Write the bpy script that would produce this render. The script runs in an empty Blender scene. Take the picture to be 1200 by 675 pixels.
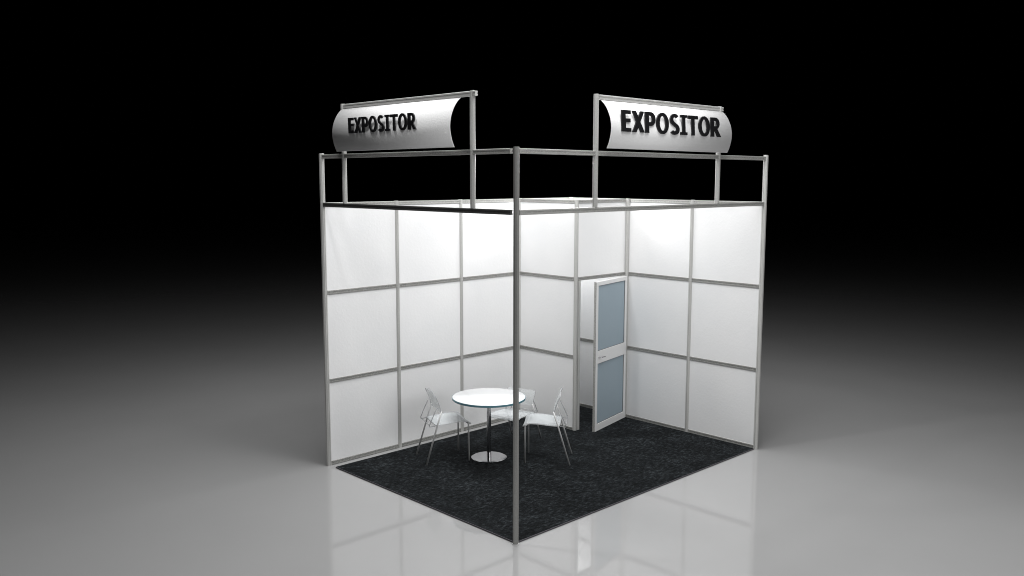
import bpy, bmesh, math, random
from mathutils import Vector, Matrix
R = math.radians
sc = bpy.context.scene
COL = sc.collection

# ------------------------------------------------------------------ helpers
def link(o, parent=None):
    COL.objects.link(o)
    if parent is not None:
        o.parent = parent
    return o

def obj(name, bm, mat, parent=None, smooth=False):
    bmesh.ops.recalc_face_normals(bm, faces=bm.faces)
    me = bpy.data.meshes.new(name)
    bm.to_mesh(me); bm.free()
    for m in (mat if isinstance(mat, (list, tuple)) else [mat]):
        me.materials.append(m)
    if smooth:
        for p in me.polygons:
            p.use_smooth = True
    return link(bpy.data.objects.new(name, me), parent)

def thing(name, label, cat, loc=(0, 0, 0), rz=0, group=None):
    o = bpy.data.objects.new(name, None)
    o.empty_display_size = .1
    link(o)
    o.location = loc; o.rotation_euler = (0, 0, rz)
    o['label'] = label; o['category'] = cat
    if group: o['group'] = group
    return o

def box(bm, lo, hi, bev=0.0):
    r = bmesh.ops.create_cube(bm, size=1)
    vs = r['verts']
    lo = Vector(lo); hi = Vector(hi); c = (lo + hi) / 2; s = hi - lo
    for v in vs:
        v.co = Vector((c.x + v.co.x * s.x, c.y + v.co.y * s.y, c.z + v.co.z * s.z))
    if bev:
        es = list({e for v in vs for e in v.link_edges})
        bmesh.ops.bevel(bm, geom=es, offset=bev, segments=2, affect='EDGES', profile=.5)
    return bm

def nb():
    return bmesh.new()

def extrude_profile(bm, prof, M0, M1):
    """closed 2-D profile swept between two frames (4x4)"""
    a = [bm.verts.new(M0 @ Vector((x, y, 0))) for x, y in prof]
    b = [bm.verts.new(M1 @ Vector((x, y, 0))) for x, y in prof]
    n = len(prof)
    for i in range(n):
        bm.faces.new((a[i], a[(i + 1) % n], b[(i + 1) % n], b[i]))
    bm.faces.new(a[::-1]); bm.faces.new(b)

def post_profile(r=0.026):
    """octagonal extrusion with a slot in every face, like a shell-scheme upright"""
    pts = []
    rc = r / math.cos(math.pi / 8)
    for k in range(8):
        a0 = math.pi / 8 + k * math.pi / 4; a1 = a0 + math.pi / 4
        p = Vector((rc * math.cos(a0), rc * math.sin(a0))); q = Vector((rc * math.cos(a1), rc * math.sin(a1)))
        n = ((p + q) / 2).normalized()
        slots = ((0.0, 0), (.42, 0), (.42, .005), (.58, .005), (.58, 0)) if k % 2 else ((0.0, 0),)
        for t, d in slots:
            w = p.lerp(q, t) - n * d
            pts.append((w.x, w.y))
    return pts
POST = post_profile()
OCT = [(.0281 * math.cos(math.pi / 8 + k * math.pi / 4), .0281 * math.sin(math.pi / 8 + k * math.pi / 4)) for k in range(8)]
def post(x, y, z0, z1, parent, mat, name='post', k=1.0):
    bm = nb()
    extrude_profile(bm, [(px * k, py * k) for px, py in POST], Matrix.Translation((x, y, z0)), Matrix.Translation((x, y, z1 - .006)))
    # plastic end cap
    extrude_profile(bm, [(px * .93 * k, py * .93 * k) for px, py in OCT], Matrix.Translation((x, y, z1 - .006)), Matrix.Translation((x, y, z1)))
    return obj(name, bm, mat, parent)

def rail(p0, p1, parent, mat, h=0.044, t=0.034, name='rail'):
    """horizontal extrusion, p0-p1 on its centre line; a shallow groove along both faces"""
    p0 = Vector(p0); p1 = Vector(p1)
    d = (p1 - p0).normalized(); up = Vector((0, 0, 1)); s = d.cross(up)
    def fr(p):
        return Matrix(((s.x, up.x, d.x, p.x), (s.y, up.y, d.y, p.y), (s.z, up.z, d.z, p.z), (0, 0, 0, 1)))
    a, b, g, q = t / 2, h / 2, .0035, h * .16
    c = .003
    prof = [(-a + c, -b), (a - c, -b), (a, -b + c), (a, -q), (a - g, -q), (a - g, q), (a, q), (a, b - c), (a - c, b), (-a + c, b),
            (-a, b - c), (-a, q), (-a + g, q), (-a + g, -q), (-a, -q), (-a, -b + c)]
    bm = nb()
    extrude_profile(bm, prof, fr(p0), fr(p1))
    return obj(name, bm, mat, parent)

def tube(bm, pts, r, n=10, closed_ends=True):
    pts = [Vector(p) for p in pts]
    rings = []
    prev = None
    for i, p in enumerate(pts):
        if i == 0: d = (pts[1] - p).normalized()
        elif i == len(pts) - 1: d = (p - pts[-2]).normalized()
        else: d = ((pts[i + 1] - p).normalized() + (p - pts[i - 1]).normalized()).normalized()
        if prev is None:
            u = d.orthogonal().normalized()
        else:
            u = (prev - d * prev.dot(d)).normalized()
        prev = u
        w = d.cross(u)
        rings.append([bm.verts.new(p + (u * math.cos(2 * math.pi * k / n) + w * math.sin(2 * math.pi * k / n)) * r) for k in range(n)])
    for a, b in zip(rings, rings[1:]):
        for k in range(n):
            bm.faces.new((a[k], a[(k + 1) % n], b[(k + 1) % n], b[k]))
    bm.faces.new(rings[0][::-1]); bm.faces.new(rings[-1])
    return bm

def lathe(bm, prof, n=64, c=(0, 0)):
    """prof: (r, z) from bottom axis to top axis"""
    rings = []
    for r, z in prof:
        if r < 1e-6:
            rings.append([bm.verts.new((c[0], c[1], z))])
        else:
            rings.append([bm.verts.new((c[0] + r * math.cos(2 * math.pi * k / n), c[1] + r * math.sin(2 * math.pi * k / n), z)) for k in range(n)])
    for a, b in zip(rings, rings[1:]):
        for k in range(n):
            k2 = (k + 1) % n
            if len(a) == 1: bm.faces.new((a[0], b[k2], b[k]))
            elif len(b) == 1: bm.faces.new((a[k], a[k2], b[0]))
            else: bm.faces.new((a[k], a[k2], b[k2], b[k]))
    return bm

# ------------------------------------------------------------------ materials
def mat(name, base=(.5, .5, .5), rough=.5, metal=0., spec=.5, **kw):
    m = bpy.data.materials.new(name); m.use_nodes = True
    b = m.node_tree.nodes['Principled BSDF']
    b.inputs['Base Color'].default_value = (*base, 1)
    b.inputs['Roughness'].default_value = rough
    b.inputs['Metallic'].default_value = metal
    b.inputs['Specular IOR Level'].default_value = spec
    for k, v in kw.items():
        b.inputs[k].default_value = v
    return m
def nodes(m):
    return m.node_tree.nodes, m.node_tree.links, m.node_tree.nodes['Principled BSDF']
def noise(m, scale, detail=4, rough=.55, coord='Object', stretch=None):
    N, L, b = nodes(m)
    tc = N.new('ShaderNodeTexCoord'); mp = N.new('ShaderNodeMapping')
    if stretch: mp.inputs['Scale'].default_value = stretch
    t = N.new('ShaderNodeTexNoise')
    t.inputs['Scale'].default_value = scale; t.inputs['Detail'].default_value = detail; t.inputs['Roughness'].default_value = rough
    L.new(tc.outputs[coord], mp.inputs['Vector']); L.new(mp.outputs['Vector'], t.inputs['Vector'])
    return t
def ramp(m, fac, stops):
    N, L, b = nodes(m)
    r = N.new('ShaderNodeValToRGB')
    while len(r.color_ramp.elements) < len(stops): r.color_ramp.elements.new(.5)
    for e, (p, c) in zip(r.color_ramp.elements, stops):
        e.position = p; e.color = (*c, 1)
    L.new(fac, r.inputs['Fac'])
    return r
def bump(m, fac, strength, dist):
    N, L, b = nodes(m)
    bp = N.new('ShaderNodeBump'); bp.inputs['Strength'].default_value = strength; bp.inputs['Distance'].default_value = dist
    L.new(fac, bp.inputs['Height']); L.new(bp.outputs['Normal'], b.inputs['Normal'])
    return bp

# aluminium profile: brushed, fine speckle
M_alu = mat('aluminium', (.36, .36, .345), .38, .22)
t = noise(M_alu, 160, 3, .7); r = ramp(M_alu, t.outputs['Fac'], [(.3, (.45, .45, .435)), (.7, (.58, .58, .565))])
nodes(M_alu)[1].new(r.outputs['Color'], nodes(M_alu)[2].inputs['Base Color'])
bump(M_alu, t.outputs['Fac'], .12, .002)
M_rail = mat('aluminium_rail', (.3, .3, .285), .45, .2)
t = noise(M_rail, 120, 4, .75); r = ramp(M_rail, t.outputs['Fac'], [(.34, (.20, .20, .19)), (.66, (.52, .52, .50))])
nodes(M_rail)[1].new(r.outputs['Color'], nodes(M_rail)[2].inputs['Base Color'])
bump(M_rail, t.outputs['Fac'], .2, .002)
M_post = mat('grey_aluminium', (.3, .3, .29), .34, .45)
t = noise(M_post, 160, 3, .7); r = ramp(M_post, t.outputs['Fac'], [(.3, (.31, .31, .30)), (.7, (.43, .43, .415))])
nodes(M_post)[1].new(r.outputs['Color'], nodes(M_post)[2].inputs['Base Color'])
bump(M_post, t.outputs['Fac'], .12, .002)
M_wrail = mat('panel_rail', (.3, .3, .285), .45, .25)
t = noise(M_wrail, 110, 4, .75); r = ramp(M_wrail, t.outputs['Fac'], [(.34, (.15, .15, .143)), (.66, (.44, .44, .42))])
nodes(M_wrail)[1].new(r.outputs['Color'], nodes(M_wrail)[2].inputs['Base Color'])
bump(M_wrail, t.outputs['Fac'], .2, .002)
M_rail_shade = mat('shaded_rail', (.1, .1, .1), .45, .3)  # lower left header rail: shade of its unlit outer face put into the colour
t = noise(M_rail_shade, 120, 4, .75); r = ramp(M_rail_shade, t.outputs['Fac'], [(.34, (.05, .05, .05)), (.66, (.13, .13, .125))])
nodes(M_rail_shade)[1].new(r.outputs['Color'], nodes(M_rail_shade)[2].inputs['Base Color'])
# white laminate panel with a faint orange-peel skin
M_panel = mat('white_panel', (.8, .8, .8), .36, 0, .5)
t = noise(M_panel, 30, 3, .6); r = ramp(M_panel, t.outputs['Fac'], [(.42, (0, 0, 0)), (.66, (1, 1, 1))]); bump(M_panel, r.outputs['Color'], .085, .005)
t2 = noise(M_panel, 1.3, 3, .5); r = ramp(M_panel, t2.outputs['Fac'], [(.3, (.77, .775, .78)), (.7, (.82, .82, .82))])
nodes(M_panel)[1].new(r.outputs['Color'], nodes(M_panel)[2].inputs['Base Color'])
M_banner = mat('white_banner', (.8, .8, .8), .45, 0, .4)
t = noise(M_banner, 70, 3, .7); bump(M_banner, t.outputs['Fac'], .35, .004)
M_letter = mat('black_letter', (.008, .008, .009), .38, 0, .4)
t = noise(M_letter, 200, 2, .5); bump(M_letter, t.outputs['Fac'], .05, .001)
# carpet
M_carpet = mat('charcoal_carpet', (.012, .013, .015), .95, 0, .1)
N, L, B = nodes(M_carpet)
ta = noise(M_carpet, 18, 8, .8, stretch=(1, 2.1, 1)); tb = noise(M_carpet, 2.2, 4, .6)
mx = N.new('ShaderNodeMath'); mx.operation = 'MULTIPLY_ADD'; mx.inputs[1].default_value = .22
L.new(tb.outputs['Fac'], mx.inputs[0]); L.new(ta.outputs['Fac'], mx.inputs[2])
r = ramp(M_carpet, mx.outputs[0], [(.49, (.0014, .0018, .0021)), (.60, (.0052, .0063, .0071)), (.68, (.0165, .0195, .0215)), (.79, (.056, .064, .069))])
L.new(r.outputs['Color'], B.inputs['Base Color'])
bump(M_carpet, ta.outputs['Fac'], .7, .012)
M_trim = mat('carpet_trim', (.07, .065, .075), .6)
t = noise(M_trim, 60); bump(M_trim, t.outputs['Fac'], .05, .002)
# polished grey floor
M_floor = mat('polished_floor', (.34, .34, .34), .045, 0, .5)
t = noise(M_floor, .7, 4, .5); r = ramp(M_floor, t.outputs['Fac'], [(.3, (.335, .335, .335)), (.7, (.35, .35, .35))])
nodes(M_floor)[1].new(r.outputs['Color'], nodes(M_floor)[2].inputs['Base Color'])
# frosted blue glass of the door, white door frame
M_frost = mat('frosted_blue_glass', (.19, .26, .315), .55, 0, .35)
t = noise(M_frost, 2.0, 3); r = ramp(M_frost, t.outputs['Fac'], [(.3, (.285, .355, .405)), (.7, (.30, .37, .42))])
nodes(M_frost)[1].new(r.outputs['Color'], nodes(M_frost)[2].inputs['Base Color'])
M_white = mat('white_paint', (.72, .72, .72), .4)
t = noise(M_white, 40); bump(M_white, t.outputs['Fac'], .04, .003)
M_seal = mat('rubber_seal', (.10, .10, .10), .6)
t = noise(M_seal, 60); bump(M_seal, t.outputs['Fac'], .04, .003)
M_chrome = mat('chrome', (.50, .50, .51), .14, 1)
t = noise(M_chrome, 8); bump(M_chrome, t.outputs['Fac'], .01, .002)
M_steel = mat('satin_steel', (.6, .6, .6), .32, .1)
t = noise(M_steel, 60); bump(M_steel, t.outputs['Fac'], .03, .002)
M_top = mat('white_table_glass', (.86, .87, .88), .12, 0, .5)
t = noise(M_top, 3); bump(M_top, t.outputs['Fac'], .01, .002)
M_edge = mat('blue_glass_edge', (.09, .22, .27), .1, 0, .6)
t = noise(M_edge, 30); bump(M_edge, t.outputs['Fac'], .02, .002)
# clear acrylic
def acrylic(name, clear, edge, base=(.86, .88, .89)):
    m = mat(name, base, .16, 0, .6)
    N, L, b = nodes(m)
    t = noise(m, 14, 3); bump(m, t.outputs['Fac'], .08, .004)
    tr = N.new('ShaderNodeBsdfTransparent'); tr.inputs['Color'].default_value = (.97, .98, .98, 1)
    lw = N.new('ShaderNodeLayerWeight'); lw.inputs['Blend'].default_value = .22
    mr = N.new('ShaderNodeMapRange'); mr.inputs['To Min'].default_value = clear; mr.inputs['To Max'].default_value = edge
    L.new(lw.outputs['Facing'], mr.inputs['Value'])
    mix = N.new('ShaderNodeMixShader')
    L.new(mr.outputs['Result'], mix.inputs['Fac']); L.new(tr.outputs[0], mix.inputs[1]); L.new(b.outputs[0], mix.inputs[2])
    L.new(mix.outputs[0], N['Material Output'].inputs['Surface'])
    return m
M_acr = acrylic('clear_acrylic', .14, .6)
M_seat = acrylic('milky_acrylic', .24, .7, (.74, .77, .79))
M_acre = acrylic('acrylic_cut_edge', .55, .8, (.42, .43, .44))
M_seate = acrylic('seat_cut_edge', .8, .95, (.88, .89, .9))

# ------------------------------------------------------------------ sizes (metres)
H = 2.918          # centre height of the top rail
HT = 2.945         # top of the wall posts
HU = 3.433         # centre height of the header's upper rail
XS = [0, .983, 1.967, 3.0, 4.0]
YS = [0, .98, 2.0, 3.0]
ZR = [.026, .965, 1.955, H]

# ------------------------------------------------------------------ setting
bm = nb(); box(bm, (-120, -120, -.2), (120, 120, 0))
fl = obj('floor', bm, M_floor); fl['kind'] = 'structure'

cp = thing('carpet', 'dark charcoal felt carpet covering the booth floor under the table', 'carpet')
bm = nb(); box(bm, (.0062, .0062, .004), (3.965, 2.868, .016), .002); obj('pile', bm, M_carpet, cp)
bm = nb()
box(bm, (.0, .0, .002), (3.965, .006, .0145), .001); box(bm, (.0, .0062, .002), (.006, 2.868, .0145), .001)
obj('edging', bm, M_trim, cp)

# ------------------------------------------------------------------ walls
def wall_run(root, fixed, ax, cuts, post_ids, tops, zr=ZR, skip=()):
    """ax 'x': wall along x at y=fixed, cuts in x; ax 'y': along y at x=fixed"""
    def P(a, z): return (a, fixed, z) if ax == 'x' else (fixed, a, z)
    for i in post_ids:
        x, y, _ = P(cuts[i], 0)
        post(x, y, .0, tops.get(i, HT), root, M_alu)
    for i in range(len(cuts) - 1):
        a, b = cuts[i] + .024, cuts[i + 1] - .024
        for k, z in enumerate(zr):
            if (i, k, 'r') in skip: continue
            rail(P(a, z), P(b, z), root, M_wrail if k < len(zr) - 1 else M_rail, h=.046 if k < len(zr) - 1 else .044)
        for k in range(len(zr) - 1):
            if (i, k) in skip: continue
            bm = nb()
            lo = P(a - .004, zr[k] + .012); hi = P(b + .004, zr[k + 1] - .012)
            off = (0, .008, 0) if ax == 'x' else (.008, 0, 0)
            box(bm, Vector(lo) - Vector(off), Vector(hi) + Vector(off), .001)
            obj('panel', bm, M_panel, root)

back = thing('booth_partition', 'long white panelled booth wall on the left, four bays behind the table', 'partition')
wall_run(back, 3.0, 'x', XS, [0, 1, 2, 3, 4], {0: HU + .035})
side = thing('booth_partition', 'white panelled booth wall on the right, ending at the outer right post', 'partition')
wall_run(side, 4.0, 'y', YS, [0, 1], {0: HU + .04})
post(3.974, 1.974, 0, HT, side, M_alu)
clo = thing('booth_partition', 'narrow single bay white partition between the chairs and the closet doorway', 'partition')
wall_run(clo, 3.0, 'y', YS[2:], [0], {})
dw = thing('closet_front', 'single bay closet front with white transom panel above a half open door', 'partition')
wall_run(dw, 2.0, 'x', XS[3:], [], {}, skip={(0, 0), (0, 1), (0, 0, 'r'), (0, 1, 'r')})

bm = nb(); box(bm, (3.0265, 1.975, 0), (3.066, 2.02, 1.931), .002); obj('jamb', bm, M_alu, dw)
# door leaf, hinged at the right post, standing ajar
door = bpy.data.objects.new('door', None); link(door, dw)
door.location = (3.943, 1.957, 0); door.rotation_euler = (0, 0, R(180 + 12.2))
door['label'] = 'half open white framed door with two blue frosted panes'
W, T = .845, .036
zb, zt = .008, 1.925
for nm, x0, x1 in (('stile', 0, .05), ('stile', W - .052, W)):
    bm = nb(); box(bm, (x0, -T / 2, zb), (x1, T / 2, zt), .002); obj(nm, bm, M_white, door)
for z0, z1 in ((zb, .105), (.885, 1.045), (zt - .05, zt)):
    bm = nb(); box(bm, (.0502, -T / 2 + .0006, z0), (W - .0522, T / 2 - .0006, z1), .002); obj('crossrail', bm, M_white, door)
for z0, z1 in ((.105, .885), (1.045, zt - .05)):
    bm = nb(); box(bm, (.0505, -.006, z0 + .0005), (W - .0525, .006, z1 - .0005)); g = obj('glass_pane', bm, M_frost, door)
    bm = nb(); q = .006
    box(bm, (.0507, -.010, z0 + .001), (.0507 + q, .010, z1 - .001)); box(bm, (W - .0527 - q, -.010, z0 + .001), (W - .0527, .010, z1 - .001))
    box(bm, (.0508 + q, -.010, z0 + .001), (W - .0528 - q, .010, z0 + q)); box(bm, (.0508 + q, -.010, z1 - q), (W - .0528 - q, .010, z1 - .001))
    obj('seal', bm, M_seal, g)
bm = nb(); box(bm, (W + .0004, -T / 2 + .002, zb), (W + .004, T / 2 - .002, zt)); obj('edge_strip', bm, M_rail, door)
# local +y faces the viewer (the leaf is turned by ~190 degrees)
hb = nb()
tube(hb, [(W - .085, T / 2, .965), (W - .085, T / 2 + .03, .965), (W - .095, T / 2 + .034, .965), (W - .19, T / 2 + .032, .963)], .0075, 10)
h = obj('handle', hb, M_chrome, door, True)
rb = nb(); lathe(rb, [(0, 0), (.016, 0), (.016, .006), (.013, .009), (0, .009)], 24)
for v in rb.verts: v.co = Vector((W - .085 + v.co.x, T / 2 + v.co.z, .965 + v.co.y))
obj('rosette', rb, M_steel, h)
# corner post + header frames
cpst = thing('corner_post', 'tall slotted aluminium post at the near corner of the booth', 'post')
post(0, 0, 0, HU + .035, cpst, M_post, 'upright', .95)
fb = nb(); lathe(fb, [(0, 0), (.030, 0), (.030, .006), (.0, .0061)], 24); obj('foot_plate', fb, M_steel, cpst)
hr = thing('header_frame', 'pair of aluminium header rails from the near post to the right wall', 'frame')
hl = thing('header_frame', 'pair of aluminium header rails between the left wall and the near post', 'frame')
for z in (H, HU):
    rail((.027, 0, z), (3.972, 0, z), hr, M_rail)
    rail((0, .062, z), (0, 2.972, z), hl, M_rail_shade if z == H else M_rail)

# ------------------------------------------------------------------ lettering, built as strokes on a unit cap height
def glyphs():
    """bold humanist capitals on a unit cap height: (advance, list of polygons)"""
    G = {}
    s = .235; u = .175; g = .085
    def rect(x0, y0, x1, y1): return [(x0, y0), (x1, y0), (x1, y1), (x0, y1)]
    def ring(cx, cy, rx, ry, tx, ty, a0, a1, n=28):
        f = lambda a, X, Y: (cx + X * math.cos(a), cy + Y * math.sin(a))
        qs = []
        for i in range(n):
            A = a0 + (a1 - a0) * i / n; Bq = a0 + (a1 - a0) * (i + 1) / n
            qs.append([f(A, rx - tx, ry - ty), f(A, rx, ry), f(Bq, rx, ry), f(Bq, rx - tx, ry - ty)])
        return qs
    hp = math.pi / 2
    G['E'] = (.56 + g, [rect(0, 0, s, 1), rect(s, 0, .56, u), rect(s, 1 - u, .56, 1), rect(s, .44, .53, .44 + u)])
    G['X'] = (.76 + g * .7, [[(0, 0), (.235, 0), (.495, .5), (.265, .5)], [(.525, 0), (.76, 0), (.495, .5), (.265, .5)],
                        [(.265, .5), (.495, .5), (.235, 1), (0, 1)], [(.265, .5), (.495, .5), (.76, 1), (.525, 1)]])
    G['P'] = (.66 + g * .8, [rect(0, 0, s, 1), rect(s, 1 - u, .36, 1), rect(s, .34, .36, .34 + u)] + ring(.36, .67, .30, .33, .205, u, -hp, hp, 18))
    G['O'] = (.82 + g, ring(.41, .5, .41, .52, .205, .16, 0, 2 * math.pi, 44))
    up = ring(.33, .735, .31, .285, .20, u, R(35), R(235), 24)
    lo = ring(.32, .265, .33, .285, .20, u, R(60), R(-145), 24)
    G['S'] = (.65 + g, up + lo + [[(.165, .505), (.37, .36), (.48, .50), (.275, .64)]])
    G['I'] = (.46 + g, [rect(.13, 0, .33, 1), rect(0, 0, .13, .14), rect(.33, 0, .46, .14), rect(0, .86, .13, 1), rect(.33, .86, .46, 1)])
    G['T'] = (.70 + g * .8, [rect(0, 1 - u, .70, 1), rect(.25, 0, .45, 1 - u)])
    G['R'] = (.76 + g, [rect(0, 0, s, 1), rect(s, 1 - u, .36, 1), rect(s, .39, .36, .39 + u * .9)] + ring(.36, .695, .30, .305, .205, u * .92, -hp, hp, 18)
              + [[(.25, .39), (.50, 0), (.76, 0), (.47, .42)]])
    return G
def lettering(text, width, height, depth):
    """extruded letters in local x (reading), z (up); front at y=-depth, back at y=0"""
    G = glyphs(); out = []
    adv = sum(G[c][0] for c in text) - .085
    sx = width / adv
    x = 0
    kk = 0
    for c in text:
        w, polys = G[c]
        bm = nb()
        for p in polys:
            kk += 1
            e = (kk % 3) * .0002
            front = [bm.verts.new(((x + a) * sx, -depth - e, b * height)) for a, b in p]
            backv = [bm.verts.new(((x + a) * sx, e, b * height)) for a, b in p]
            n = len(p)
            bm.faces.new(front); bm.faces.new(backv[::-1])
            for i in range(n):
                bm.faces.new((front[i], front[(i + 1) % n], backv[(i + 1) % n], backv[i]))
        bmesh.ops.remove_doubles(bm, verts=bm.verts, dist=.0004)
        out.append(bm)
        x += w
    return out

# ------------------------------------------------------------------ signs
ARC = [(0, 3.922), (-.045, 3.884), (-.082, 3.838), (-.113, 3.778), (-.131, 3.72), (-.138, 3.66), (-.134, 3.61), (-.122, 3.56), (-.108, 3.518), (-.088, 3.476)]
def smooth_arc(pts, n=40):
    # Catmull-Rom through the measured section
    P = [Vector(p) for p in pts]; out = []
    m = len(P) - 1
    for i in range(n + 1):
        u = i / n * m; k = min(int(u), m - 1); f = u - k
        p0, p1, p2, p3 = P[max(k - 1, 0)], P[k], P[k + 1], P[min(k + 2, m)]
        out.append(.5 * ((2 * p1) + (p2 - p0) * f + (2 * p0 - 5 * p1 + 4 * p2 - p3) * f * f + (3 * p1 - p0 - 3 * p2 + p3) * f ** 3))
    return out
def sign(label, M, span, banner, tx0, tx1, tz0, tz1, tdep, lean):
    """local frame: x along the header, -y outwards"""
    root = thing('exhibitor_sign', label, 'sign', group='curved signs above the header rails')
    root.matrix_world = M
    def P(v): return Vector(v)
    for xx in span:
        post(xx, 0, H + .022, 3.965, root, M_alu, 'post', .9)
    rail((span[0] + .026, 0, 3.938), (span[1] + .05, 0, 3.938), root, M_alu, name='crossbar')
    bm = nb()
    sec = smooth_arc(ARC)
    th = .004
    outer, inner = [], []
    for i, p in enumerate(sec):
        d = (sec[min(i + 1, len(sec) - 1)] - sec[max(i - 1, 0)]).normalized()
        nrm = Vector((-d.y, d.x))          # towards inside
        if nrm.x < 0: nrm = -nrm
        outer.append(p); inner.append(p + nrm * th)
    prof = outer + inner[::-1]
    nseg = 1
    a = [bm.verts.new((banner[0], q.x, q.y)) for q in prof]
    b = [bm.verts.new((banner[1], q.x, q.y)) for q in prof]
    n = len(prof)
    for i in range(n):
        f = bm.faces.new((a[i], a[(i + 1) % n], b[(i + 1) % n], b[i]))
        f.smooth = True
    k = len(sec)
    for ring in (a, b):
        for i in range(k - 1):
            bm.faces.new((ring[i], ring[i + 1], ring[n - 2 - i], ring[n - 1 - i]))
    ban = obj('banner', bm, M_banner, root)
    tilt = math.atan2(lean, tz1 - tz0)
    MM = Matrix.Translation((tx0, -.152 + tdep, tz0)) @ Matrix.Rotation(-tilt, 4, 'X')
    for tb in lettering('EXPOSITOR', tx1 - tx0, tz1 - tz0, tdep):
        bmesh.ops.transform(tb, matrix=MM, verts=tb.verts)
        obj('letter', tb, M_letter, ban)
    return root
sign('curved white sign with large black EXPOSITOR lettering above the right front header', Matrix.Identity(4),
     (1.012, 3.02), (1.066, 3.055), 1.205, 2.832, 3.632, 3.828, .013, .012)
# the other header runs along -y seen from outside: local x -> world -y, local -y -> world -x
ML = Matrix(((0, 1, 0, 0), (-1, 0, 0, 3.116), (0, 0, 1, 0), (0, 0, 0, 1)))
r2 = sign('curved white sign with smaller black EXPOSITOR lettering above the left header', ML,
          (.55, 2.566), (.548, 2.42), 3.116 - 2.252, 3.116 - 1.160, 3.648, 3.80, .012, -.004)

# ------------------------------------------------------------------ table
tb = thing('round_table', 'small round white table on a chrome pedestal between the chairs', 'table', (1.455, 1.93, .016))
bm = nb(); lathe(bm, [(0, .696), (.415, .696), (.416, .697), (.416, .717), (.415, .718), (0, .718)], 96); tp = obj('tabletop', bm, M_top, tb)
bm = nb()
pr = [(.4165, .694), (.4195, .694), (.4205, .695), (.4205, .7155), (.4195, .7165), (.4165, .7165)]
nseg = 96; rr = [[bm.verts.new((r_ * math.cos(2 * math.pi * k / nseg), r_ * math.sin(2 * math.pi * k / nseg), z)) for k in range(nseg)] for r_, z in pr]
for i in range(len(pr)):
    A, Bv = rr[i], rr[(i + 1) % len(pr)]
    for k in range(nseg):
        bm.faces.new((A[k], A[(k + 1) % nseg], Bv[(k + 1) % nseg], Bv[k]))
obj('rim', bm, M_edge, tp)
bm = nb(); lathe(bm, [(0, .680), (.13, .680), (.13, .689), (.0, .6955)], 48); obj('mounting_plate', bm, M_steel, tb)
bm = nb(); lathe(bm, [(0, .016), (.024, .016), (.024, .679), (0, .679)], 32); obj('column', bm, M_chrome, tb, False)
for p in tb.children[-1].data.polygons: p.use_smooth = abs(p.normal.z) < .5
bm = nb(); lathe(bm, [(0, 0), (.203, 0), (.205, .003), (.204, .008), (.19, .013), (.035, .0155), (0, .0155)], 80); obj('base', bm, M_chrome, tb)
for p in tb.children[-1].data.polygons: p.use_smooth = p.normal.z > .3

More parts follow.
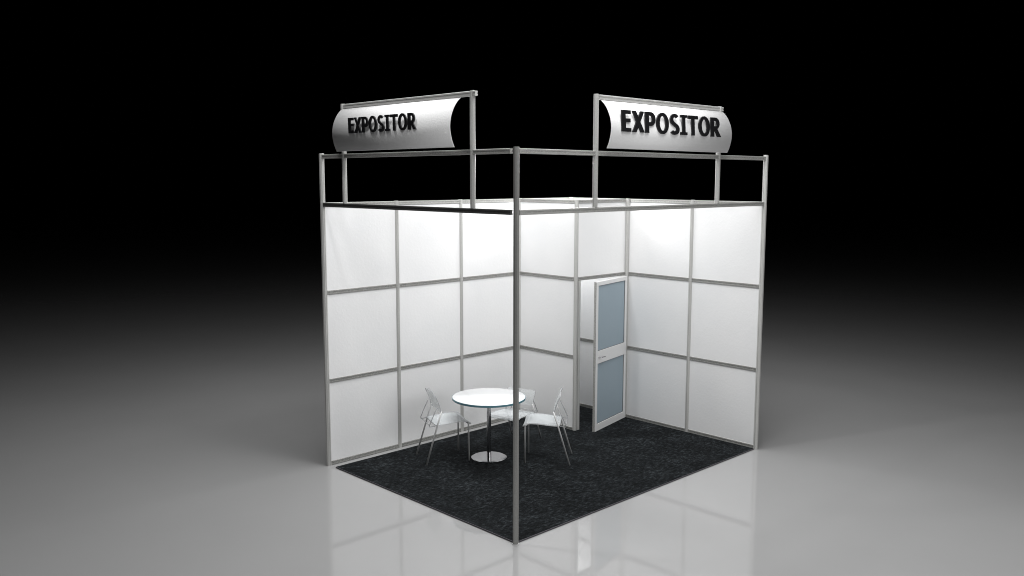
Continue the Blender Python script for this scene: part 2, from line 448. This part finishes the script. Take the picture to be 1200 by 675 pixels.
# ------------------------------------------------------------------ chairs (local +x = forward)
def make_chair(label):
    root = thing('acrylic_chair', label, 'chair', group='clear chairs around the round table')
    hw = .205
    for s in (-1, 1):
        bm = nb(); tube(bm, [(.235, s * (hw - .005), 0), (.232, s * (hw - .01), .43), (.215, s * (hw - .012), .447)], .0095)
        l = obj('leg', bm, M_steel, root, True)
        bm = nb(); tube(bm, [(-.27, s * (hw + .01), 0), (-.135, s * hw, .445), (-.085, s * hw, .60)], .0095)
        l = obj('leg', bm, M_steel, root, True)
    # seat: thin sheet, gently dished along its length with a rolled front edge
    def sheet(path, half, th, name, corner=0, bow=0):
        bm = nb()
        n = len(path); m = 14
        P = [Vector(p) for p in path]
        tot = [0]
        for i in range(1, n): tot.append(tot[-1] + (P[i] - P[i - 1]).length)
        rows_t, rows_b = [], []
        for i, p in enumerate(P):
            d = (P[min(i + 1, n - 1)] - P[max(i - 1, 0)]).normalized()
            nr = Vector((-d.y, d.x))
            w = half
            for e in (tot[i], tot[-1] - tot[i]):
                if corner and e < corner:
                    w = min(w, half - corner + math.sqrt(max(corner ** 2 - (corner - e) ** 2, 0)))
            rt, rb_ = [], []
            for j in range(m + 1):
                y = -w + 2 * w * j / m
                o = bow * (1 - (y / half) ** 2)
                q = p + nr * o
                rt.append(bm.verts.new((q.x, y, q.y))); q2 = q - nr * th
                rb_.append(bm.verts.new((q2.x, y, q2.y)))
            rows_t.append(rt); rows_b.append(rb_)
        for i in range(n - 1):
            for j in range(m):
                for rws in (rows_t, rows_b):
                    f = bm.faces.new((rws[i][j], rws[i][j + 1], rws[i + 1][j + 1], rws[i + 1][j])); f.smooth = True
            for j in (0, m):
                bm.faces.new((rows_t[i][j], rows_t[i + 1][j], rows_b[i + 1][j], rows_b[i][j])).material_index = 1
        for i in (0, n - 1):
            for j in range(m):
                bm.faces.new((rows_t[i][j], rows_t[i][j + 1], rows_b[i][j + 1], rows_b[i][j])).material_index = 1
        return obj(name, bm, [M_seat, M_seate] if name == 'seat' else [M_acr, M_acre], root)
    def dens(pts, k=6):
        out = []
        V = [Vector(p) for p in pts]; m = len(V) - 1
        for i in range(m * k + 1):
            u = i / k; a = min(int(u), m - 1); f = u - a
            p0, p1, p2, p3 = V[max(a - 1, 0)], V[a], V[a + 1], V[min(a + 2, m)]
            out.append(.5 * ((2 * p1) + (p2 - p0) * f + (2 * p0 - 5 * p1 + 4 * p2 - p3) * f * f + (3 * p1 - p0 - 3 * p2 + p3) * f ** 3))
        return out
    sheet(dens([(-.155, .452), (-.05, .455), (.08, .468), (.19, .468), (.245, .452), (.268, .425)]), .215, .012, 'seat', .03, -.008)
    sheet(dens([(-.098, .575), (-.112, .65), (-.142, .73), (-.172, .79)]), .205, .010, 'backrest', .035, -.018)
    bm = nb()
    for s in (-1, 1):
        tube(bm, [(-.135, s * .19, .64), (-.175, s * .19, .56), (-.222, s * .19, .45), (-.218, s * .188, .432), (-.15, s * .185, .438)], .0055)
    tube(bm, [(-.222, -.184, .448), (-.222, .184, .448)], .005)
    obj('rear_bracket', bm, M_acre, root, True)
    for q in ([(-.138, -hw + .01, .436), (-.138, hw - .01, .436)], [(.215, -hw + .012, .441), (.215, hw - .012, .441)]):
        bm = nb(); tube(bm, q, .007); obj('seat_bar', bm, M_steel, root, True)
    return root
def put(o, front, backp):
    f = Vector(front); b = Vector(backp); d = f - b
    c = (f + b) / 2
    a = math.atan2(d.y, d.x)
    o.location = (c.x + .017 * math.cos(a), c.y + .017 * math.sin(a), .016)
    o.rotation_euler = (0, 0, a)
c1 = make_chair('clear acrylic chair left of the table, its back to the long white wall')
put(c1, (1.314, 2.19), (.823, 2.40))
def copy_chair(label):
    r = c1.copy(); COL.objects.link(r); r['label'] = label
    for ch in list(c1.children):
        k = ch.copy(); COL.objects.link(k); k.parent = r
    return r
c2 = copy_chair('clear acrylic chair right of the near post, its back to the doorway')
put(c2, (1.76, 1.63), (2.085, 1.23))
c3 = copy_chair('clear acrylic chair behind the table, partly hidden by the near post')
put(c3, (1.91, 2.15), (2.375, 2.257)); c3.scale = (1, 1, .78)

# ------------------------------------------------------------------ lights
w = bpy.data.worlds.new('World'); sc.world = w; w.use_nodes = True
w.node_tree.nodes['Background'].inputs['Color'].default_value = (0, 0, 0, 1)
w.node_tree.nodes['Background'].inputs['Strength'].default_value = 0
def lamp(name, kind, loc, power, target=None, **kw):
    d = bpy.data.lights.new(name, kind); d.energy = power
    for k, v in kw.items(): setattr(d, k, v)
    o = bpy.data.objects.new(name, d); COL.objects.link(o); o.location = loc
    if target is not None:
        o.rotation_euler = (Vector(target) - Vector(loc)).to_track_quat('-Z', 'Y').to_euler()
    return o
lamp('overhead_panel', 'AREA', (2, 1.5, 7), 355, (2, 1.5, 0), shape='SQUARE', size=5)
lamp('front_panel', 'AREA', (1, -1.5, 7), 240, (1, -1.5, 0), shape='SQUARE', size=3)
lamp('camera_lamp', 'AREA', (-3, -4, 7), 118, (1.5, 1.5, 1), shape='DISK', size=3)
lamp('low_front_lamp', 'AREA', (3, -8, 3.5), 160, (2, 1, 2), shape='DISK', size=3)
lamp('left_overhead_lamp', 'POINT', (-1.0, 1.8, 6.4), 290, shadow_soft_size=.22)
lamp('booth_lamp', 'POINT', (2.5, 2.2, 3.3), 10, shadow_soft_size=.3)
lamp('upper_wall_fill', 'POINT', (1.9, 1.3, 3.7), 16, shadow_soft_size=.5)  # added fill, no fixture there: brightens wall tops, closet front and transom
lamp('closet_fill', 'POINT', (3.45, 2.5, 3.5), 95, shadow_soft_size=.2)  # added unseen light that brightens the closet interior, not a fitting

# ------------------------------------------------------------------ camera
F, CX, CY, CZ, YAW, PIT, ROL = 1040.5, -5.2451, -5.3635, 3.206, .8013, -.1231, .0014
cam = bpy.data.cameras.new('Camera'); co = bpy.data.objects.new('Camera', cam); COL.objects.link(co)
cam.sensor_width = 36; cam.lens = F / 1200 * 36; cam.clip_end = 500; cam.clip_start = .05
fw = Vector((math.cos(PIT) * math.cos(YAW), math.cos(PIT) * math.sin(YAW), math.sin(PIT)))
rt = fw.cross(Vector((0, 0, 1))).normalized(); up = rt.cross(fw)
rt2 = rt * math.cos(ROL) + up * math.sin(ROL); up2 = -rt * math.sin(ROL) + up * math.cos(ROL)
co.matrix_world = Matrix(((rt2.x, up2.x, -fw.x, CX), (rt2.y, up2.y, -fw.y, CY), (rt2.z, up2.z, -fw.z, CZ), (0, 0, 0, 1)))
sc.camera = co

sc.view_settings.view_transform = 'Standard'; sc.view_settings.look = 'None'
sc.view_settings.exposure = 0; sc.view_settings.gamma = 1
sc.cycles.max_bounces = 12; sc.cycles.transmission_bounces = 10; sc.cycles.transparent_max_bounces = 10
sc.cycles.caustics_reflective = False; sc.cycles.caustics_refractive = False
sc.cycles.use_denoising = True
sc.cycles.filter_width = 1.0
